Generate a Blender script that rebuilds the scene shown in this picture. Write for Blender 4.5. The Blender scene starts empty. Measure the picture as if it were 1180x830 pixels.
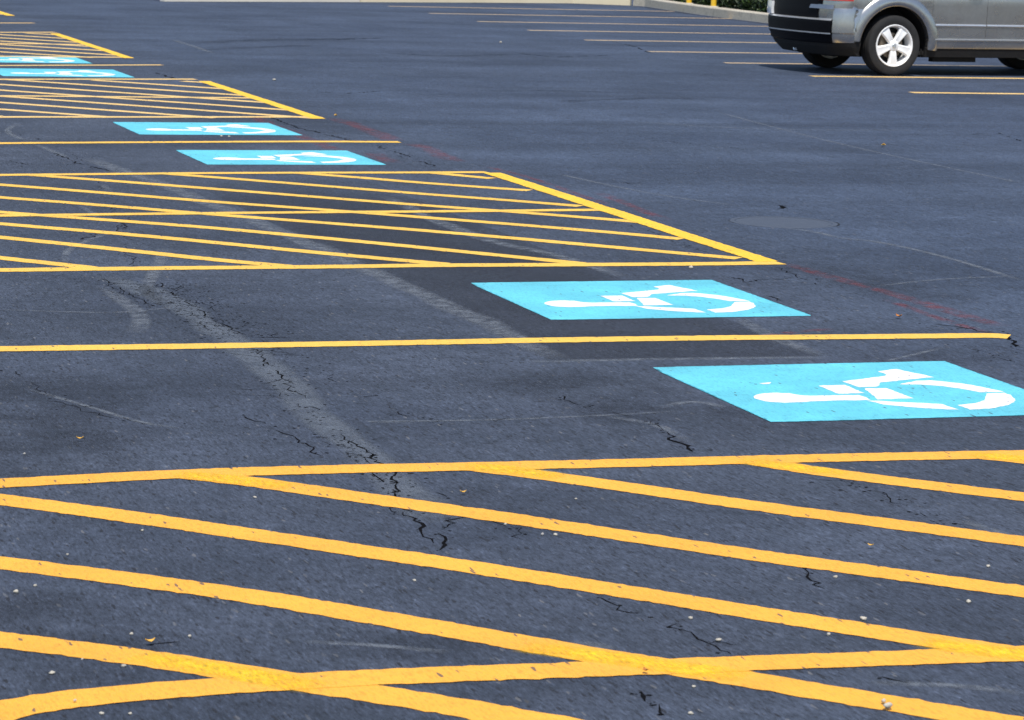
import bpy, bmesh, math, random
from mathutils import Vector, Matrix, noise

R = random.Random(7)
scene = bpy.context.scene
COL = scene.collection

# ------------------------------------------------------------------ camera survey
H = 2.0                                   # eye height above the lot (m)
FPX, PITCH, ROLL, YAW = 3400.0, 0.15384919, 0.03050731, 0.31035152
IMW, IMH = 1180.0, 830.0
FW = Vector((math.sin(YAW) * math.cos(PITCH), math.cos(YAW) * math.cos(PITCH), -math.sin(PITCH)))
_r = FW.cross(Vector((0, 0, 1))).normalized()
_u = _r.cross(FW)
RT = _r * math.cos(ROLL) + _u * math.sin(ROLL)
UP = -_r * math.sin(ROLL) + _u * math.cos(ROLL)


def G(px, py, z=0.0):
    """survey: where the sight line of a photo point meets the level z (world metres)"""
    d = FW * FPX + RT * (px - IMW / 2) + UP * (IMH / 2 - py)
    t = -(H - z) / d.z
    return Vector((d.x * t, d.y * t))


S = H / 2.1                                # the lot was surveyed at 2.1 m, rescaled


# ------------------------------------------------------------------ tagging helpers
def tag(o, label=None, cat=None, group=None, kind=None):
    if label: o['label'] = label
    if cat: o['category'] = cat
    if group: o['group'] = group
    if kind: o['kind'] = kind
    return o


def link(name, me, mat=None, parent=None):
    o = bpy.data.objects.new(name, me)
    COL.objects.link(o)
    if mat is not None:
        me.materials.append(mat)
    if parent is not None:
        o.parent = parent
    return o


def mesh(name, verts, faces, mat=None, parent=None, smooth=False):
    me = bpy.data.meshes.new(name)
    me.from_pydata([tuple(v) for v in verts], [], faces)
    me.update()
    if smooth:
        for p in me.polygons: p.use_smooth = True
    return link(name, me, mat, parent)


def bm_obj(name, bm, mat=None, parent=None, smooth=False, recalc=True):
    if recalc:
        bmesh.ops.recalc_face_normals(bm, faces=bm.faces)
    me = bpy.data.meshes.new(name)
    bm.to_mesh(me); bm.free()
    if smooth:
        for p in me.polygons: p.use_smooth = True
    return link(name, me, mat, parent)


def empty(name, loc, label, cat, group=None):
    o = bpy.data.objects.new(name, None)
    o.empty_display_size = 0.2
    COL.objects.link(o)
    o.location = loc
    tag(o, label, cat, group)
    return o


def copy_tree(o, parent=None):
    c = o.copy(); COL.objects.link(c)
    if parent is not None: c.parent = parent
    for ch in list(o.children): copy_tree(ch, c)
    return c


# ------------------------------------------------------------------ materials
class NT:
    def __init__(self, name):
        self.m = bpy.data.materials.new(name)
        self.m.use_nodes = True
        self.t = self.m.node_tree
        self.b = self.t.nodes['Principled BSDF']
        self.out = self.t.nodes['Material Output']

    def n(self, typ, **kw):
        nd = self.t.nodes.new(typ)
        for k, v in kw.items():
            if hasattr(nd, k) and not k[0].isupper(): setattr(nd, k, v)
            else: nd.inputs[k].default_value = v
        return nd

    def l(self, a, b): self.t.links.new(a, b)

    def coords(self, scale=(1, 1, 1), rot=0.0):
        g = self.n('ShaderNodeNewGeometry')
        mp = self.n('ShaderNodeMapping')
        mp.inputs['Scale'].default_value = scale
        mp.inputs['Rotation'].default_value = (0, 0, rot)
        self.l(g.outputs['Position'], mp.inputs['Vector'])
        return mp.outputs['Vector']

    def objcoords(self, scale=(1, 1, 1)):
        g = self.n('ShaderNodeTexCoord')
        mp = self.n('ShaderNodeMapping')
        mp.inputs['Scale'].default_value = scale
        self.l(g.outputs['Object'], mp.inputs['Vector'])
        return mp.outputs['Vector']

    def noise(self, vec, scale, detail=4, rough=0.55):
        n = self.n('ShaderNodeTexNoise', Scale=scale, Detail=detail, Roughness=rough)
        self.l(vec, n.inputs['Vector'])
        return n.outputs['Fac']

    def ramp(self, fac, stops):
        r = self.n('ShaderNodeValToRGB')
        e = r.color_ramp.elements
        while len(e) < len(stops): e.new(0.5)
        for i, (p, c) in enumerate(stops):
            e[i].position = p
            e[i].color = (c, c, c, 1) if not hasattr(c, '__len__') else (*c, 1)
        self.l(fac, r.inputs['Fac'])
        return r.outputs['Color']

    def mix(self, fac, a, b, mode='MIX'):
        m = self.n('ShaderNodeMix', data_type='RGBA', blend_type=mode)
        for s, v in ((m.inputs[0], fac), (m.inputs[6], a), (m.inputs[7], b)):
            if hasattr(v, 'is_output'): self.l(v, s)
            elif hasattr(v, '__len__'): s.default_value = (*v, 1)
            else: s.default_value = v
        return m.outputs[2]

    def bump(self, h, strength, dist, prev=None):
        b = self.n('ShaderNodeBump', Strength=strength, Distance=dist)
        self.l(h, b.inputs['Height'])
        if prev is not None: self.l(prev, b.inputs['Normal'])
        return b.outputs['Normal']

    def math(self, op, a, b):
        m = self.n('ShaderNodeMath', operation=op)
        for s, v in ((m.inputs[0], a), (m.inputs[1], b)):
            if hasattr(v, 'is_output'): self.l(v, s)
            else: s.default_value = v
        return m.outputs[0]


def simple(name, col, rough=0.5, metal=0.0, var=0.0, vscale=20.0, spec=0.5, coat=0.0):
    k = NT(name)
    k.b.inputs['Roughness'].default_value = rough
    k.b.inputs['Metallic'].default_value = metal
    k.b.inputs['Specular IOR Level'].default_value = spec
    k.b.inputs['Coat Weight'].default_value = coat
    k.b.inputs['Coat Roughness'].default_value = 0.05
    v = k.noise(k.objcoords(), vscale, 4)
    lo = tuple(c * (1 - var) for c in col); hi = tuple(min(1, c * (1 + var)) for c in col)
    k.l(k.ramp(v, [(0.3, lo), (0.7, hi)]), k.b.inputs['Base Color'])
    return k.m


ASPH_BUMP = 1.0


def grain(k, strength=0.7):
    """aggregate relief shared by the asphalt and the paint that lies on it"""
    v = k.coords()
    vg = k.coords((1, .22, 1))
    a = k.noise(vg, 120, 3, 0.7)
    vo = k.n('ShaderNodeTexVoronoi', Scale=130.0)
    k.l(vg, vo.inputs['Vector'])
    h = k.math('ADD', a, k.math('MULTIPLY', vo.outputs['Distance'], -0.6))
    nrm = k.bump(h, strength, 0.006)
    c = k.noise(v, 9, 3)
    nrm = k.bump(c, 0.25, 0.01, nrm)
    k.l(nrm, k.b.inputs['Normal'])
    return v, h, vo, vg


def asphalt(name, lo, hi, speck=True, tone=1.0):
    k = NT(name)
    v, h, vo, vg = grain(k, 0.75)
    # broad mottling
    m1 = k.noise(v, 0.55, 5, 0.6)
    col = k.mix(k.ramp(m1, [(0.33, 0.0), (0.68, 1.0)]), lo, hi)
    # sweeping tyre and sealer streaks along the driving lane and along the stalls
    w = k.coords((0.10, 1.1, 1), 0.12)
    m2 = k.noise(w, 1.0, 5, 0.6)
    col = k.mix(1.0, col, k.ramp(m2, [(0.30, 0.78), (0.52, 1.0), (0.72, 1.16)]), 'MULTIPLY')
    w2 = k.coords((1.0, 0.12, 1), -0.06)
    m3 = k.noise(w2, 1.6, 4, 0.6)
    col = k.mix(1.0, col, k.ramp(m3, [(0.32, 0.90), (0.7, 1.08)]), 'MULTIPLY')
    m4 = k.noise(v, 5.5, 5, 0.65)
    col = k.mix(1.0, col, k.ramp(m4, [(0.3, 0.84), (0.7, 1.14)]), 'MULTIPLY')
    # aggregate grain
    g1 = k.noise(vg, 110, 3, 0.75)
    col = k.mix(1.0, col, k.ramp(g1, [(0.28, 0.25), (0.45, 0.90), (0.58, 1.12), (0.74, 2.1)]), 'MULTIPLY')
    g2 = k.noise(k.coords((1, .24, 1)), 42, 4, 0.8)
    col = k.mix(1.0, col, k.ramp(g2, [(0.30, 0.45), (0.46, 0.95), (0.58, 1.08), (0.72, 1.6)]), 'MULTIPLY')
    g3 = k.noise(k.coords((1, .22, 1)), 17, 4, 0.8)
    col = k.mix(1.0, col, k.ramp(g3, [(0.30, 0.70), (0.48, 0.98), (0.58, 1.04), (0.72, 1.35)]), 'MULTIPLY')
    # stall side is greyer than the sealed driving lane
    sx = k.n('ShaderNodeSeparateXYZ'); k.l(v, sx.inputs[0])
    mr = k.n('ShaderNodeMapRange'); mr.inputs['From Min'].default_value = 5.9; mr.inputs['From Max'].default_value = 8.2
    k.l(k.math('ADD', sx.outputs['X'], k.math('MULTIPLY', m1, 1.4)), mr.inputs['Value'])
    col = k.mix(mr.outputs['Result'], k.mix(1.0, col, (1.03, 1.0, 0.965), 'MULTIPLY'), k.mix(1.0, col, (1.02, 1.10, 1.17), 'MULTIPLY'))
    if speck:
        rnd = k.n('ShaderNodeSeparateColor'); k.l(vo.outputs['Color'], rnd.inputs[0])
        pale = k.ramp(rnd.outputs[0], [(0.990, 0.0), (1.0, 0.35)])
        col = k.mix(pale, col, (0.26, 0.25, 0.24))
        dark = k.ramp(rnd.outputs[1], [(0.95, 0.0), (0.99, 0.8)])
        col = k.mix(dark, col, (0.012, 0.012, 0.016))
    k.l(col, k.b.inputs['Base Color'])
    k.l(k.ramp(m4, [(0.3, 0.70), (0.7, 0.86)]), k.b.inputs['Roughness'])
    k.b.inputs['Specular IOR Level'].default_value = 0.35
    return k.m


def paint(name, col, wear=0.5, dirt=(0.05, 0.055, 0.07), var=0.10):
    k = NT(name)
    v, h, vo, vg = grain(k, 0.55)
    a = k.noise(v, 2.2, 5, 0.65)
    c = k.mix(k.ramp(a, [(0.3, 0.0), (0.7, 1.0)]), tuple(x * (1 - var) for x in col), tuple(min(0.92, x * (1 + var * 0.6)) for x in col))
    g1 = k.noise(vg, 110, 3, 0.75)
    c = k.mix(1.0, c, k.ramp(g1, [(0.28, 0.70), (0.5, 1.0)]), 'MULTIPLY')
    # pits between stones that the paint never reached, more in worn places
    rnd = k.n('ShaderNodeSeparateColor'); k.l(vo.outputs['Color'], rnd.inputs[0])
    worn = k.ramp(k.noise(v, 3.5, 4, 0.6), [(0.45, 0.0), (0.75, 1.0)])
    pit = k.ramp(k.math('ADD', rnd.outputs[0], k.math('MULTIPLY', worn, 0.10 * wear)), [(0.997, 0.0), (1.05, 0.8)])
    c = k.mix(pit, c, dirt)
    grime = k.ramp(k.noise(v, 14, 5, 0.7), [(0.58, 0.0), (0.8, 0.35 * wear)])
    c = k.mix(grime, c, dirt)
    k.l(c, k.b.inputs['Base Color'])
    k.b.inputs['Roughness'].default_value = 0.62
    k.b.inputs['Specular IOR Level'].default_value = 0.35
    return k.m


def fade_mat(name, col, rough, amount, scale=6.0, lo=0.35, hi=0.65, grainy=0.5):
    """worn film on the asphalt: covers only in patches and thins out at its edges ('cover' attribute)"""
    k = NT(name)
    v, h, vo, vg = grain(k, 0.7)
    g1 = k.noise(vg, 110, 3, 0.75)
    c = k.mix(1.0, col, k.ramp(g1, [(0.28, 0.55), (0.5, 1.0), (0.74, 1.35)]), 'MULTIPLY')
    k.l(c, k.b.inputs['Base Color'])
    k.b.inputs['Roughness'].default_value = rough
    k.b.inputs['Specular IOR Level'].default_value = 0.35
    at = k.n('ShaderNodeAttribute', attribute_name='cover')
    patch = k.ramp(k.noise(v, scale, 5, 0.7), [(lo, 0.0), (hi, 1.0)])
    f = k.math('MULTIPLY', at.outputs['Fac'], patch)
    f = k.math('MULTIPLY', f, amount)
    tr = k.n('ShaderNodeBsdfTransparent')
    ms = k.n('ShaderNodeMixShader')
    k.l(f, ms.inputs[0]); k.l(tr.outputs[0], ms.inputs[1]); k.l(k.b.outputs[0], ms.inputs[2])
    k.l(ms.outputs[0], k.out.inputs['Surface'])
    return k.m


M = {}
M['asphalt'] = asphalt('asphalt', (0.031, 0.041, 0.066), (0.055, 0.070, 0.106))
M['yellow'] = paint('yellow_paint', (0.86, 0.405, 0.043), 0.3, var=.13)
M['yellow_mid'] = paint('lemon_yellow_paint', (0.84, 0.50, 0.075), 0.5, var=.10)
M['yellow_fresh'] = paint('fresh_yellow_paint', (0.90, 0.53, 0.035), 0.4)
M['yellow_old'] = paint('old_yellow_paint', (0.78, 0.52, 0.19), 0.9)
M['pale_line'] = paint('faded_pale_paint', (0.50, 0.37, 0.22), 1.4)
M['double'] = fade_mat('double_coat_yellow', (0.92, 0.60, 0.014), 0.5, 0.85, 9.0, 0.15, 0.6)
M['blue'] = paint('cyan_paint', (0.125, 0.545, 0.67), 0.2, var=0.2)
M['white'] = paint('white_paint', (0.86, 0.86, 0.86), 0.3, var=0.04)
M['seal'] = fade_mat('crack_sealer', (0.160, 0.178, 0.210), 0.6, 0.72, 13.0, 0.34, 0.60)
M['seal_run'] = fade_mat('weathered_sealer_run', (0.140, 0.160, 0.195), 0.6, 0.62, 5.0, 0.2, 0.55)
M['stain'] = fade_mat('dark_sealer_stain', (0.024, 0.029, 0.042), 0.8, 0.45, 2.5, 0.35, 0.7)
M['patch'] = fade_mat('dark_trench_fill', (0.030, 0.033, 0.044), 0.8, 0.38, 1.2, 0.0, 0.35)
M['red'] = fade_mat('worn_red_paint', (0.30, 0.045, 0.035), 0.6, 0.40, 9.0, 0.40, 0.66)
M['joint'] = fade_mat('open_joint_dirt', (0.012, 0.013, 0.016), 0.9, 0.85, 5.0, 0.45, 0.62)
M['crack'] = simple('crack_shadow_dirt', (0.006, 0.006, 0.007), 0.95, var=0.5, vscale=60, spec=0.02)
M['chip'] = simple('dark_yellow_chip', (0.42, 0.19, 0.015), 0.8, var=0.4, vscale=60)


# ------------------------------------------------------------------ ribbons on the ground
def resample(pts, seg):
    out = [Vector(pts[0])]
    for a, b in zip(pts[:-1], pts[1:]):
        a, b = Vector(a), Vector(b)
        n = max(1, int((b - a).length / seg))
        for i in range(1, n + 1): out.append(a.lerp(b, i / n))
    return out


def smooth_line(pts, it=2):
    """Chaikin corner cutting keeps a hand-painted line from kinking"""
    p = [Vector(q) for q in pts]
    for _ in range(it):
        q = [p[0]]
        for a, b in zip(p[:-1], p[1:]):
            q += [a.lerp(b, .25), a.lerp(b, .75)]
        q.append(p[-1]); p = q
    return p


def ribbon(name, pts, width, z, mat, parent=None, seg=0.025, jit=0.0042, wob=0.006, cap=True):
    pts = [Vector(p) for p in pts]
    if len(pts) > 2: pts = smooth_line(pts)
    p = resample(pts, seg)
    off = R.uniform(0, 500)
    vs, fs = [], []
    n = len(p)
    for i, q in enumerate(p):
        t = (p[min(i + 1, n - 1)] - p[max(i - 1, 0)]).normalized()
        nr = Vector((-t.y, t.x))
        c = q + nr * wob * noise.noise(Vector((i * seg * 0.8, off, 0)))
        for s in (-1, 1):
            w = width / 2 * (1 + 0.05 * noise.noise(Vector((i * seg * 1.3, off + 7 * s, 2)))) + R.gauss(0, jit) * 0.6 + jit * noise.noise(Vector((i * seg * 30, off + s * 3, 5)))
            e = c + nr * s * w
            if cap and (i == 0 or i == n - 1): e = e + t * R.uniform(-jit, jit) * 2
            vs.append((e.x, e.y, z))
    for i in range(n - 1):
        fs.append((2 * i, 2 * i + 2, 2 * i + 3, 2 * i + 1)[::-1])
    base = parent.location if parent is not None else Vector((0, 0, 0))
    if parent is not None: vs = [(x - base.x, y - base.y, zz - base.z) for x, y, zz in vs]
    return mesh(name, vs, fs, mat, parent)


def band(name, pts, width, z, mat, seg=0.08, wj=0.25, kind='structure', parent=None):
    """soft-edged strip with a 'cover' attribute that falls to nothing at both edges"""
    p = resample(smooth_line(pts) if len(pts) > 2 else pts, seg)
    off = R.uniform(0, 500)
    cols = (-1, -.6, 0, .6, 1); cov = (0, .8, 1, .8, 0)
    vs, fs, cv = [], [], []
    n = len(p)
    for i, q in enumerate(p):
        t = (p[min(i + 1, n - 1)] - p[max(i - 1, 0)]).normalized()
        nr = Vector((-t.y, t.x))
        w = width / 2 * (1 + wj * noise.noise(Vector((i * seg * 2.5, off, 1))))
        c = q + nr * width * 0.25 * noise.noise(Vector((i * seg * 1.5, off, 9)))
        endf = min(1, i / 4, (n - 1 - i) / 4)
        for u, a in zip(cols, cov):
            e = c + nr * u * w
            vs.append((e.x, e.y, z)); cv.append(a * endf)
    for i in range(n - 1):
        for j in range(4):
            a = i * 5 + j
            fs.append((a, a + 1, a + 6, a + 5))
    if parent is not None: vs = [(x - parent.location.x, y - parent.location.y, zz) for x, y, zz in vs]
    o = mesh(name, vs, fs, mat, parent)
    at = o.data.attributes.new('cover', 'FLOAT', 'POINT')
    for i, v in enumerate(cv): at.data[i].value = v
    if parent is None: tag(o, kind=kind)
    return o


def crack(pts, width=0.012, z=0.0013, jag=0.03, gap=0.25, pits=6, spread=0.08, branch=0.0, name='pavement_crack'):
    """a broken dark fissure: short tapering pieces and crumbled pits beside it"""
    vs, fs = [], []
    p = resample(pts, 0.035)
    off = R.uniform(0, 500)

    def sliver(path, w0):
        n = len(path)
        b = len(vs)
        for i, q in enumerate(path):
            t = (path[min(i + 1, n - 1)] - path[max(i - 1, 0)])
            t = t.normalized() if t.length > 1e-6 else Vector((1, 0))
            nr = Vector((-t.y, t.x))
            w = w0 * (0.25 + R.random() * 0.9) * (0.15 if i in (0, n - 1) else 1)
            for s in (-1, 1):
                e = q + nr * s * w / 2
                vs.append((e.x, e.y, z))
        for i in range(n - 1):
            fs.append((b + 2 * i, b + 2 * i + 1, b + 2 * i + 3, b + 2 * i + 2))

    path = []
    for i, q in enumerate(p):
        d = Vector((noise.noise(Vector((i * .35, off, 0))), noise.noise(Vector((i * .35, off, 9))))) * jag
        d += Vector((R.gauss(0, jag * .3), R.gauss(0, jag * .3)))
        on = noise.noise(Vector((i * 0.22, off, 4))) > -0.45 + gap
        if on: path.append(q + d)
        if (not on or i == len(p) - 1):
            if len(path) > 2: sliver(path, width)
            path = []
        for _ in range(pits):
            if R.random() < 0.16:
                c = q + d + Vector((R.gauss(0, spread), R.gauss(0, spread)))
                r = R.uniform(0.002, 0.008)
                b = len(vs); m = R.randint(4, 6)
                for j in range(m):
                    a = 2 * math.pi * j / m
                    rr = r * R.uniform(.6, 1.3)
                    vs.append((c.x + rr * math.cos(a) * 1.2, c.y + rr * math.sin(a), z))
                fs.append(tuple(range(b, b + m)))
        if branch and R.random() < branch:
            a = R.uniform(0, 6.28); L = R.uniform(.05, .22)
            pp = [q + d + Vector((math.cos(a), math.sin(a))) * L * k / 4 + Vector((R.gauss(0, .008), R.gauss(0, .008))) for k in range(5)]
            sliver(pp, width * .7)
    if not vs: return None
    o = mesh(name, vs, fs, M['crack'])
    tag(o, kind='structure')
    return o


# ------------------------------------------------------------------ ground
KX = 21.45 * S                               # face of the kerb on the far side of the lane


def sheet(name, x0, x1, y0, y1, z, mat, nx=1, ny=1):
    vs, fs = [], []
    for j in range(ny + 1):
        for i in range(nx + 1):
            vs.append((x0 + (x1 - x0) * i / nx, y0 + (y1 - y0) * j / ny, z))
    for j in range(ny):
        for i in range(nx):
            a = j * (nx + 1) + i
            fs.append((a, a + 1, a + nx + 2, a + nx + 1))
    return mesh(name, vs, fs, mat)


k = NT('lawn'); v = k.coords()
k.l(k.mix(k.noise(v, 3, 6, .7), (0.030, 0.055, 0.014), (0.085, 0.115, 0.035)), k.b.inputs['Base Color'])
k.b.inputs['Roughness'].default_value = 0.9
k.l(k.bump(k.noise(v, 40, 4, .7), .8, .03), k.b.inputs['Normal'])
M['lawn'] = k.m
tag(sheet('ground', -700, 900, -600, 1000, -0.03, M['lawn']), kind='structure')
tag(sheet('parking_lot', -90, 95, -160, 110, 0.0, M['asphalt']), kind='structure')

# fresher fill of a trench that crosses the stalls, and the pale seams along it
sA = [G(100, 182), G(258, 239), G(480, 335), G(650, 417), G(745, 460)]
xa, xb = 4.30 * S, 5.68 * S
yA, yB = G(830, 413).y, 21.3 * S
vs, fs, cv = [], [], []
NX, NY = 8, 40
for j in range(NY + 1):
    for i in range(NX + 1):
        u = i / NX; w = j / NY
        x = xa + (xb - xa) * u + 0.02 * noise.noise(Vector((i, j * .4, 3)))
        vs.append((x, yA + (yB - yA) * w, 0.0004))
        cv.append((0.55 if i in (0, NX) else 1) * (0.0 if j == NY else min(1, (NY - j) / 8)))
for j in range(NY):
    for i in range(NX):
        a = j * (NX + 1) + i
        fs.append((a, a + 1, a + NX + 2, a + NX + 1))
o = mesh('trench_patch', vs, fs, M['patch']); tag(o, kind='structure')
at = o.data.attributes.new('cover', 'FLOAT', 'POINT')
for i, vv in enumerate(cv): at.data[i].value = vv

band('asphalt_seam', sA[:4], 0.17, 0.0008, M['seal'], wj=.3)
band('asphalt_seam', [G(440, 226), G(480, 244), G(560, 279), G(641, 294), G(717, 320)], 0.13, 0.0008, M['seal'])
band('asphalt_seam', [G(849, 366), G(887, 388), G(950, 411)], 0.11, 0.0008, M['seal'])
band('asphalt_seam', [G(600, 417), G(700, 415), G(830, 413.5), G(960, 412)], 0.08, 0.0008, M['seal'])
# weathered run of sealed cracking on the left
band('asphalt_seam', [G(118, 318), G(160, 330), G(205, 352), G(262, 388), G(320, 432), G(372, 482), G(424, 530), G(470, 566), G(520, 604)], 0.20, 0.0008, M['seal_run'], wj=.5)
band('asphalt_seam', [G(118, 330), G(140, 345), G(165, 366), G(152, 384)], 0.10, 0.0008, M['seal'], wj=.5)
band('asphalt_seam', [G(190, 286), G(180, 312), G(165, 335), G(188, 352)], 0.09, 0.0008, M['seal'], wj=.5)
for l, w in (([(480, 488), (400, 486), (560, 485), (700, 479), (780, 474)], .03),
             ([(0, 357), (60, 359), (140, 361), (200, 354)], .03),
             ([(30, 448), (100, 468), (160, 487), (210, 494)], .03),
             ([(75, 303), (76, 292), (84, 284), (120, 270), (142, 264)], .045),
             ([(92, 236), (104, 245), (112, 252)], .05), ([(118, 212), (128, 222)], .05),
             ([(20, 142), (6, 150), (16, 158), (30, 162)], .06), ([(38, 166), (60, 174), (78, 182)], .06),
             ([(905, 263), (940, 267), (968, 275), (1010, 278), (1100, 298), (1180, 324)], .05),
             ([(1010, 330), (1080, 322), (1180, 318)], .03),
             ([(620, 24), (680, 30)], .04), ([(200, 46), (228, 55), (245, 61)], .08),
             ([(640, 200), (760, 226), (860, 238)], .04), ([(830, 130), (960, 165), (1180, 212)], .04),
             ([(720, 140), (880, 150), (1060, 150)], .05), ([(1005, 420), (1090, 400)], .03),
             ([(700, 742), (672, 748), (655, 756)], .10), ([(1000, 787), (1100, 790), (1180, 800)], .05),
             ([(350, 740), (420, 742), (520, 752)], .04), ([(1110, 600), (1145, 612), (1180, 622)], .05),
             ([(760, 470), (800, 462), (835, 470)], .05), ([(700, 480), (760, 490), (800, 512)], .05)):
    band('asphalt_seam', [G(*q) for q in l], w * 1.2, 0.0009, M['seal'], seg=.05)

for l, w in (([(-60, 430), (60, 470), (-20, 530), (60, 560)], 1.1), ([(-40, 690), (90, 720), (60, 790)], .55), ([(560, 430), (700, 460), (840, 500)], .9),
             ([(210, 50), (320, 46), (450, 44)], .45), ([(230, 58), (330, 53), (380, 53)], .3), ([(560, 105), (640, 104), (720, 108)], .3), ([(640, 118), (760, 112), (830, 116)], .25), ([(430, 60), (520, 66), (600, 62)], .3), ([(880, 300), (980, 320), (1100, 352)], .7), ([(1000, 420), (1090, 410), (1180, 400)], .5), ([(300, 730), (420, 745), (560, 750)], .35)):
    band('sealer_stain', [G(*q) for q in l], w, 0.0007, M['stain'], seg=.08, wj=.5)
# red paint of an older layout, nearly worn away
for l, w in (([(905, 303), (960, 320), (1030, 340), (1100, 360), (1160, 377)], .05),
             ([(1020, 345), (1095, 372), (1140, 384)], .03),
             ([(470, 165), (500, 174), (532, 187)], .07), ([(384, 136), (430, 152), (456, 163)], .08),
             ([(290, 134), (330, 151), (370, 166), (400, 176)], .06), ([(430, 176), (452, 188)], .07),
             ([(690, 222), (735, 240), (770, 254)], .04), ([(850, 392), (900, 384), (960, 379)], .03),
             ([(560, 192), (610, 204), (700, 236)], .03)):
    band('road_marking', [G(*q) for q in l], w * 2.6, 0.0010, M['red'], seg=.05)

# cracks
def CR(l, strands=1, **kw):
    pts = [G(*q) for q in l]
    for i in range(strands):
        kk = dict(kw)
        if i:
            d = Vector((R.uniform(-.09, .09), R.uniform(-.05, .05)))
            kk['width'] = kw.get('width', .012) * .55; kk['gap'] = kw.get('gap', .25) + .3; kk['jag'] = .06
            crack([p + d + Vector((R.gauss(0, .02), R.gauss(0, .02))) for p in pts], **kk)
        else: crack(pts, **kk)


CR([(182, 326), (210, 345), (240, 365), (268, 380), (297, 392)], width=.010, pits=14, spread=.09, branch=.10, gap=.15, strands=3)
CR([(120, 322), (150, 340), (175, 352)], width=.009, pits=10, spread=.08, branch=.1, strands=2)
CR([(222, 372), (240, 378), (262, 385)], width=.009, pits=12, spread=.07, branch=.1, strands=2)
CR([(295, 402), (330, 440), (368, 478), (405, 512)], width=.009, pits=5, spread=.06, gap=.25, branch=.12, strands=2)
CR([(404, 508), (430, 527), (452, 546), (462, 580), (470, 592)], width=.011, pits=14, spread=.035, branch=.08, gap=.0, strands=2)
CR([(460, 590), (470, 598), (486, 610), (487, 618), (499, 625)], width=.013, pits=4, spread=.02, gap=-.1)
CR([(535, 596), (522, 601), (508, 611)], width=.011, pits=4, spread=.02, gap=-.1)
CR([(505, 614), (513, 622), (510, 629), (505, 634)], width=.016, pits=4, spread=.012, gap=-.3)
CR([(465, 552), (490, 562), (520, 576), (548, 588)], width=.006, pits=5, spread=.03, gap=.4)
CR([(690, 688), (711, 702), (727, 706), (740, 707), (756, 715)], width=.007, pits=5, spread=.02, gap=-.0, branch=.06)
CR([(771, 717), (776, 725), (790, 730), (813, 740)], width=.009, pits=5, spread=.015, gap=-.1, branch=.06)
CR([(813, 740), (830, 748), (847, 757)], width=.007, pits=2, spread=.015, gap=-.1)
CR([(738, 797), (744, 803), (746, 808)], width=.018, pits=8, spread=.014, gap=-.3)
CR([(756, 813), (760, 820), (766, 826)], width=.018, pits=9, spread=.018, gap=-.3)
CR([(1009, 776), (1025, 781), (1046, 786)], width=.012, pits=2, spread=.01, gap=-.4)
CR([(955, 783), (975, 786)], width=.006, pits=2, spread=.01, gap=-.2)
CR([(984, 555), (1008, 568), (1022, 576), (1058, 588), (1075, 596), (1091, 603)], width=.006, pits=14, spread=.035, gap=.3)
CR([(920, 654), (930, 664), (949, 678)], width=.010, pits=1, spread=.01, gap=-.4)
CR([(181, 741.5), (196, 740.5), (214, 740.5)], width=.014, pits=1, spread=.008, gap=-.5)
CR([(771, 499), (780, 508), (790, 516), (798, 521)], width=.018, pits=6, spread=.03, gap=-.2)
CR([(745, 482), (758, 490), (771, 500)], width=.006, pits=3, spread=.03)
CR([(1163, 388), (1167, 393), (1166, 400)], width=.022, pits=2, spread=.01, gap=-.5)
CR([(1080, 374), (1110, 377), (1150, 386)], width=.010, pits=6, spread=.05)
CR([(1115, 400), (1140, 408), (1170, 418)], width=.008, pits=10, spread=.06, gap=.3)
CR([(840, 318), (860, 325), (890, 322), (930, 321)], width=.012, pits=7, spread=.05)
CR([(880, 341), (900, 345), (930, 346)], width=.010, pits=6, spread=.06)
CR([(895, 308), (925, 322), (960, 334)], width=.008, pits=4, spread=.06)
CR([(310, 135), (345, 148), (380, 156), (420, 166)], width=.02, pits=8, spread=.09, gap=.1)
CR([(432, 168), (470, 180), (500, 192)], width=.016, pits=7, spread=.09)
CR([(180, 84), (205, 92), (240, 98)], width=.03, pits=4, spread=.09)
CR([(60, 176), (95, 190), (128, 197)], width=.02, pits=5, spread=.1)
CR([(0, 186), (40, 190), (80, 192)], width=.015, pits=4, spread=.12)
CR([(90, 276), (120, 270), (142, 264), (150, 250)], width=.014, pits=4, spread=.05)
CR([(1120, 155), (1150, 153), (1180, 164)], width=.02, pits=1, spread=.05)
CR([(360, 106), (400, 108), (440, 105)], width=.03, pits=2, spread=.1)
CR([(320, 44), (390, 46), (440, 44)], width=.06, pits=2, spread=.2)
CR([(60, 462), (130, 482), (178, 488), (260, 486)], width=.006, pits=2, spread=.05, gap=.3)
CR([(280, 480), (330, 500), (372, 525)], width=.008, pits=3, spread=.06)
CR([(640, 455), (668, 466), (690, 474)], width=.008, pits=4, spread=.04)
for l in ([(162, 322), (148, 292), (140, 262), (118, 216), (92, 182), (40, 160), (0, 150)], [(548, 588), (580, 608), (600, 622)], [(847, 757), (880, 764)], [(297, 392), (360, 420), (480, 486), (640, 482)],
          [(798, 521), (860, 540), (985, 556)], [(690, 474), (745, 482)], [(0, 420), (40, 445), (60, 462)], [(1091, 603), (1140, 616), (1180, 630)],
          [(960, 334), (1040, 352), (1120, 380)], [(640, 140), (760, 162), (900, 176), (1060, 190)], [(700, 250), (840, 300)]):
    CR(l, width=.0045, pits=2, spread=.05, gap=.35, branch=.04, jag=.05)
CR([(896, 237), (905, 241)], width=.05, pits=5, spread=.03, gap=-.6)
CR([(720, 210), (724, 212)], width=.03, pits=3, spread=.03, gap=-.6)
CR([(582, 271), (596, 273)], width=.03, pits=3, spread=.03, gap=-.6)
CR([(598, 62), (640, 66), (700, 64)], width=.05, pits=3, spread=.2)
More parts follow.
